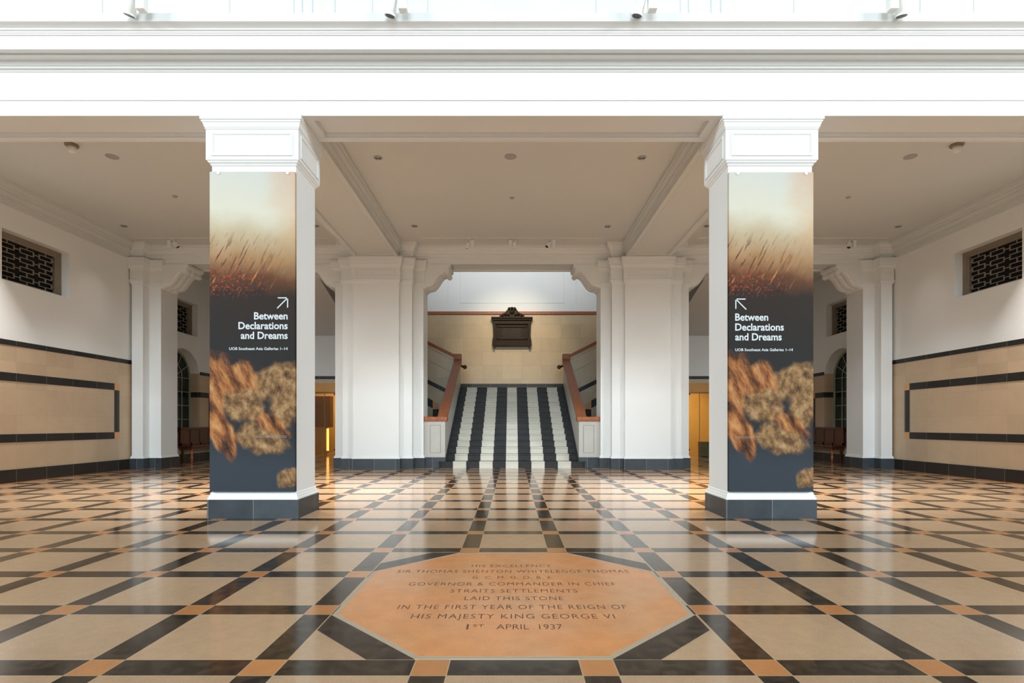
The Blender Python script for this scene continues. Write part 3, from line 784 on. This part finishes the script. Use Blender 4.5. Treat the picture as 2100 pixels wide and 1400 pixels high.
bm = bmesh.new()
L = [(1022.5, 650.7), (1024, 646), (1029, 643), (1034, 641), (1037, 638), (1040, 634), (1040.5, 631.5), (1043, 629.5), (1046, 630.5), (1049, 629), (1052, 630.5), (1055, 629.5), (1057.5, 631.5), (1058, 634), (1061, 638), (1064, 641), (1069, 643), (1074, 646), (1075.5, 650.7)]
prism(bm, [(mx(p), mz(q)) for p, q in L], 'y', -.12, 0)
for p, q, r in ((1049, 640, 5.2), (1043, 634, 2.4), (1049, 632.5, 2.6), (1055, 634, 2.4), (1036, 645, 3.2), (1062, 645, 3.2), (1029.5, 647, 2.4), (1068.5, 647, 2.4), (1042, 646, 2.4), (1056, 646, 2.4)):
    bmesh.ops.create_icosphere(bm, subdivisions=2, radius=1, matrix=Matrix.Translation((mx(p), -.12, mz(q))) @ Matrix.Diagonal((r*k, .07, r*k, 1)))
obj('crest', bm, BRONZE, t)
sp = bpy.data.lights.new('plaque_spot', 'SPOT'); sp.energy = 850; sp.color = (1, .84, .62); sp.spot_size = math.radians(50); sp.spot_blend = 1; sp.shadow_soft_size = .1
so = bpy.data.objects.new('plaque_spot', sp); COL.objects.link(so); so.location = (0, 15.3, 7.6)
so.rotation_euler = (Vector((0, 20.6, 3.9)) - so.location).to_track_quat('-Z', 'Y').to_euler()

# ------------------------------------------------------------------ commemorative stone set in the floor
CX, CY = .008, 3.757
H_, h_ = 1.10, .485
def octo(H, h): return [(-h, -H), (h, -H), (H, -h), (H, h), (h, H), (-h, H), (-H, h), (-H, -h)]
def stone_mat():
    M = Mat('inscribed_terracotta', (.5,.25,.1), .2)
    n = M.noise(1.8, 4); n2 = M.noise(150, 3, rough=.9); n3 = M.noise(7, 4)
    M.color(M.scale(M.mix(n.step(.35, .7), (.72, .29, .10), (.64, .31, .135)), .80 + (n2-.5)*.7 + n3*.38)); M.rough(.14 + n3*.12); return M.m
t = thing('commemorative_stone', 'octagonal orange inscribed stone set in the floor before the staircase', 'floor stone', (CX, CY, 0))
bm = bmesh.new(); prism(bm, octo(H_-.028, h_-.012), 'z', 0, .0035); obj('stone_face', bm, stone_mat(), t)
bm = bmesh.new(); A = octo(H_, h_); Bq = octo(H_-.028, h_-.012)
for i in range(8):
    j = (i+1) % 8; prism(bm, [A[i], A[j], Bq[j], Bq[i]], 'z', 0, .003)
obj('border', bm, BORDER, t)
INK = plain('incised_letter', (.12, .055, .028), .5)
for body, a, b, y in (('HIS EXCELLENCY', 967.8, 1130.5, 1160.6), ('SIR THOMAS SHENTON WHITELEGGE THOMAS', 815.4, 1288.6, 1171.9), ('G. C. M. G. O. B. E.', 969, 1135, 1184.5), ('GOVERNOR & COMMANDER IN CHIEF', 839, 1262, 1197.8),
                      ('STRAITS SETTLEMENTS', 924, 1184, 1212), ('LAID THIS STONE', 953, 1155, 1227.3), ('IN THE FIRST YEAR OF THE REIGN OF', 817, 1285, 1245.2), ('HIS MAJESTY KING GEORGE VI', 844, 1260, 1264.3), ('1\u02E2\u1D57  APRIL  1937', 957, 1153, 1286)):
    d = F*CH/(y-870); kk = d/F; hgt = .078
    x0, x1 = (a-1050)*kk, (b-1050)*kk
    if body.startswith('1'):
        text('inscription', '1', x0-CX, d-hgt/2-CY, .0032, .011, hgt, INK, t, rot=(0,0,0), thick=.0006)
        text('inscription', 'ST', x0+.035-CX, d+.0-CY, .0032, .065, hgt*.45, INK, t, rot=(0,0,0), thick=.0006)
        text('inscription', 'APRIL  1937', x0+.17-CX, d-hgt/2-CY, .0032, x1-x0-.17, hgt, INK, t, rot=(0,0,0), thick=.0006, bold=-.008)
    else:
        text('inscription', body, x0-CX, d-hgt/2-CY, .0032, x1-x0, hgt, INK, t, rot=(0,0,0), thick=.0006, bold=-.008, spacing=1.15)
BLKF = Mat('black_floor_inlay', (.03,.022,.016), .15); n = BLKF.noise(14, 3); n1 = BLKF.noise(170, 2, rough=.8); BLKF.color(BLKF.scale(BLKF.mix(n.step(.4, .65), (.030, .022, .016), (.070, .048, .032)), .85 + (n1-.5)*.4)); BLKF = BLKF.m
bm = bmesh.new()
q = .17*math.sqrt(2); E_ = 1.104
for sx in (-1, 1):
    for sy in (-1, 1):
        P = [(sx*h_, sy*H_), (sx*H_, sy*h_), (sx*E_, sy*(h_+q-.02)), (sx*(h_+q-.02), sy*E_)]
        P = [(sx*(h_+.004), sy*E_), (sx*E_, sy*(h_+.004)), (sx*E_, sy*(h_+q)), (sx*(h_+q), sy*E_)]
        prism(bm, [(x+CX, y+CY) for x, y in P], 'z', 0, .0025)
tr = trim(bm, BLKF)

# ------------------------------------------------------------------ benches
def bench(s, label):
    t = thing('wooden_bench', label, 'bench', (s*9.66, 16.1, 0)); ox, oy = t.location.x, t.location.y
    def bx(bm, xa, xb, y0, y1, z0, z1, **k): box(bm, *sorted((s*xa-ox, s*xb-ox)), y0-oy, y1-oy, z0, z1, **k)
    Y0, Y1 = 16.02, 18.6
    bm = bmesh.new(); bx(bm, 9.5, 9.92, Y0, Y1, .47, .53, bev=.015); bx(bm, 9.56, 9.9, Y0+.05, Y1-.05, .40, .47); obj('seat', bm, DWOOD, t)
    bm = bmesh.new(); bx(bm, 9.88, 9.93, Y0, Y1, .50, 1.02); bx(bm, 9.85, 9.94, Y0, Y1, 1.0, 1.07, bev=.012)
    n = 5
    for i in range(n+1):
        yy = Y0 + (Y1-Y0-.07)*i/n; bx(bm, 9.865, 9.90, yy, yy+.07, .53, 1.0)
    bx(bm, 9.865, 9.90, Y0, Y1, .53, .60); obj('backrest', bm, DWOOD, t)
    RED = wood('leg_wood_lit_tone', (.42, .11, .03), (.28, .06, .018), .25)  # bench wood with the orange light on the legs put into the colour
    for yy in (Y0+.12, (Y0+Y1)/2, Y1-.12):
        bm = bmesh.new(); lathe(bm, (s*9.60-ox, yy-oy, 0), [(.022, 0), (.03, .02), (.024, .06), (.035, .10), (.045, .16), (.03, .22), (.022, .24), (.036, .26), (.022, .28), (.04, .34), (.03, .38), (.045, .40), (.045, .42)], 16)
        obj('leg', bm, RED, t, smooth=True)
    for yy in (Y0+.12, Y1-.12):
        bm = bmesh.new(); bx(bm, 9.84, 9.89, yy-.025, yy+.025, 0, .5); obj('rear_leg', bm, DWOOD, t)
bench(-1, 'dark wooden bench with turned legs under the left arched window')
bench(1, 'dark wooden bench with turned legs under the right arched window')

# ------------------------------------------------------------------ track, spots and ceiling fittings
def ceil_pt(px, py, z=ZC):
    d = (z-CH)*F/(870-py); return (px-1050)*d/F, d
for x0, x1, lb in ((-2.3, 2.3, 'thin white lighting track on the ceiling before the staircase lintel'), (-9.5, -4.7, 'thin white lighting track on the ceiling before the left lintel'), (4.7, 9.5, 'thin white lighting track on the ceiling before the right lintel')):
    tag(obj('lighting_track', B(x0, x1, 13.61, 13.635, ZC-.012, ZC+.002), METALW), lb, 'track')
def spot(px, aim, label, y=13.62, z=ZC-.012, group=None, k=1.0, side=1, name='track_spotlight'):
    x = (px-1050)*y/F
    t = thing(name, label, 'spotlight', (x, y, z), group)
    bm = bmesh.new(); box(bm, -.05*k, .05*k, -.018*k, .018*k, -.02*k, 0); cyl(bm, (0, 0, -.02*k), (0, 0, -.09*k), .009*k, seg=10); obj('adapter', bm, METALW, t)
    bm = bmesh.new(); box(bm, side*.07*k-.04*k, side*.07*k+.04*k, -.035*k, .035*k, -.24*k, -.05*k, bev=.008*k); box(bm, min(0, side*.07*k), max(0, side*.07*k), -.012*k, .012*k, -.075*k, -.05*k); obj('driver_box', bm, METALW, t)
    bm = bmesh.new(); a = Vector((-side*.03*k, 0, -.10*k)); d = Vector(aim).normalized()
    cyl(bm, a-d*.03*k, a+d*.16*k, .046*k, .052*k, seg=20); cyl(bm, a-d*.05*k, a-d*.03*k, .03*k, .046*k, seg=20); head = obj('lamp_head', bm, METALW, t)
    bm = bmesh.new(); cyl(bm, a+d*.155*k, a+d*.163*k, .042*k, seg=20); o = obj('lens', bm, DARKM, head)
    bm = bmesh.new(); cyl(bm, a+Vector((0, -.055*k, 0)), a+Vector((0, .055*k, 0)), .013*k, seg=10); obj('pivot', bm, DARKM, t)
spot(963, (-.25, .2, -1), 'leftmost of the three white spotlights above the staircase opening', side=1)
spot(1052, (.05, .3, -1), 'middle one of the three white spotlights above the staircase opening', side=-1)
spot(1130, (-.5, -.3, -.8), 'rightmost of the three white spotlights above the staircase opening', side=1)
spot(353, (.6, .1, -.7), 'white track spotlight by the lintel of the left bench opening', side=-1)
spot(1746, (-.35, -.2, -.9), 'white track spotlight by the lintel of the right bench opening', side=1)
ft = tag(obj('lighting_track', B(-5.5, 5.5, 6.08, 6.12, 6.14, 6.165), METALW), 'white lighting track running just above the entablature edge', 'track')
for x in (-5.2, -2.6, 0, 2.6, 5.2):
    bm = B(x-.012, x+.012, 6.088, 6.112, 6.165, 7.6)
    prism(bm, [(6.088, 7.6), (7.01, 7.6), (7.01, 7.63), (6.088, 7.63)], 'x', x-.012, x+.012)
    obj('hanger', bm, METALW, ft)
for px, sd, am, lb in ((275, 1, (-.3, .3, -1), 'white spotlight above the entablature, farthest left of four'), (811, 1, (-.2, .3, -1), 'white spotlight above the entablature, second from the left'), (1322, 1, (-.2, .3, -1), 'white spotlight above the entablature, third from the left'), (1846, -1, (.1, .3, -1), 'white spotlight above the entablature, farthest right of four')):
    spot(px, am, lb, y=6.1, z=6.14, k=1.25, side=sd)
for px, lb in ((1047, 'grey round speaker cover in the central ceiling bay'), (230, 'grey round speaker cover in the left ceiling bay'), (1867, 'grey round speaker cover in the right ceiling bay')):
    x, y = ceil_pt(px, 321); bm = bmesh.new(); lathe(bm, (x, y, ZC-.012), [(.09, 0), (.105, .006), (.105, .014)], 32); o = obj('ceiling_speaker', bm, GREYD); tag(o, lb, 'ceiling speaker')
for px, py, lb in ((1050, 405, 'central'), (359, 402, 'left'), (1740, 404, 'right')):
    x, y = ceil_pt(px, py); bm = bmesh.new(); lathe(bm, (x, y, ZC-.03), [(.02, 0), (.045, .012), (.05, .032)], 20); o = obj('smoke_detector', bm, GREYD); tag(o, 'small round smoke detector in the %s ceiling bay' % lb, 'smoke detector')
for px, py, lb in ((775, 323, 'recessed twin downlight front left in the central ceiling bay'), (1316, 323, 'recessed twin downlight front right in the central ceiling bay'), (850, 463, 'recessed downlight rear left in the central ceiling bay'), (1246, 464, 'recessed downlight rear right in the central ceiling bay'),
                   (510, 323, 'unseen added downlight above and behind the left square pillar'), (1590, 323, 'unseen added downlight above and behind the right square pillar'), (-19, 323, 'unseen added downlight beside the left wall, nearest the viewer'), (2119, 323, 'unseen added downlight beside the right wall, nearest the viewer'),  # fittings out of sight, added to brighten the side bays
                   (254, 463, 'recessed downlight near the left wall cornice'), (1842, 464, 'recessed downlight near the right wall cornice'), (648, 463, 'recessed downlight just visible behind the left square pillar'), (1450, 463, 'recessed downlight just visible behind the right square pillar')):
    x, y = ceil_pt(px, py); t = thing('recessed_downlight', lb, 'downlight', (x, y, ZC))
    bm = bmesh.new(); lathe(bm, (0, 0, -.012), [(.07, 0), (.08, .006), (.08, .014)], 24); obj('trim_ring', bm, GREYD, t)
    dl = area('added_downlight_fill', (x, y, ZC-.03), (0, 0, 0), .12, .12, (66 if abs(px-1050) < 400 else 125 if abs(px-1050) < 800 else 65) if py < 400 else (2 if abs(px-1050) > 500 else 4), (1.0, .97, .93)); dl.data.spread = math.radians(70)  # added fill for the foyer; the fittings themselves look unlit
    for q in (-.03, .03):
        bm = bmesh.new(); cyl(bm, (q, 0, -.016), (q, 0, -.011), .024, seg=16); obj('lamp', bm, DARKM, t)
for px, lb in ((147, 'small white dome camera hanging from the left ceiling bay'), (1962, 'small white dome camera hanging from the right ceiling bay')):
    x, y = ceil_pt(px, 296); t = thing('dome_camera', lb, 'camera', (x, y, ZC))
    bm = bmesh.new(); lathe(bm, (0, 0, -.03), [(.10, 0), (.10, .03)], 24); obj('base', bm, FRAMEM, t)
    bm = bmesh.new(); lathe(bm, (0, 0, -.14), [(.02, 0), (.05, .015), (.062, .05), (.062, .11)], 24); obj('housing', bm, METALW, t, smooth=True)

# ------------------------------------------------------------------ what repeats what
GROUPS = {'square_pillar': 'square pillars at the front of the foyer', 'hanging_banner': 'printed banners on the square pillars', 'opening_lintel': 'lintels with scroll brackets',
          'stair_parapet': 'parapets either side of the striped steps', 'upper_flight_parapet': 'walls of the upper flights', 'handrail': 'handrail ends at the landing', 'wooden_bench': 'benches under the arched windows',
          'lighting_track': 'white lighting tracks', 'ceiling_speaker': 'round ceiling speaker covers', 'smoke_detector': 'smoke detectors', 'recessed_downlight': 'recessed downlights', 'dome_camera': 'dome cameras'}
for o in COL.objects:
    if o.parent or 'label' not in o: continue
    base = o.name.split('.')[0]
    if base in GROUPS: o['group'] = GROUPS[base]
    elif base == 'stepped_pier': o['group'] = 'broad piers flanking the staircase' if 'broad' in o['label'] else 'narrow piers against the side walls'
    elif base == 'track_spotlight': o['group'] = 'spotlights above the entablature' if 'entablature' in o['label'] else 'spotlights on the foyer ceiling tracks'
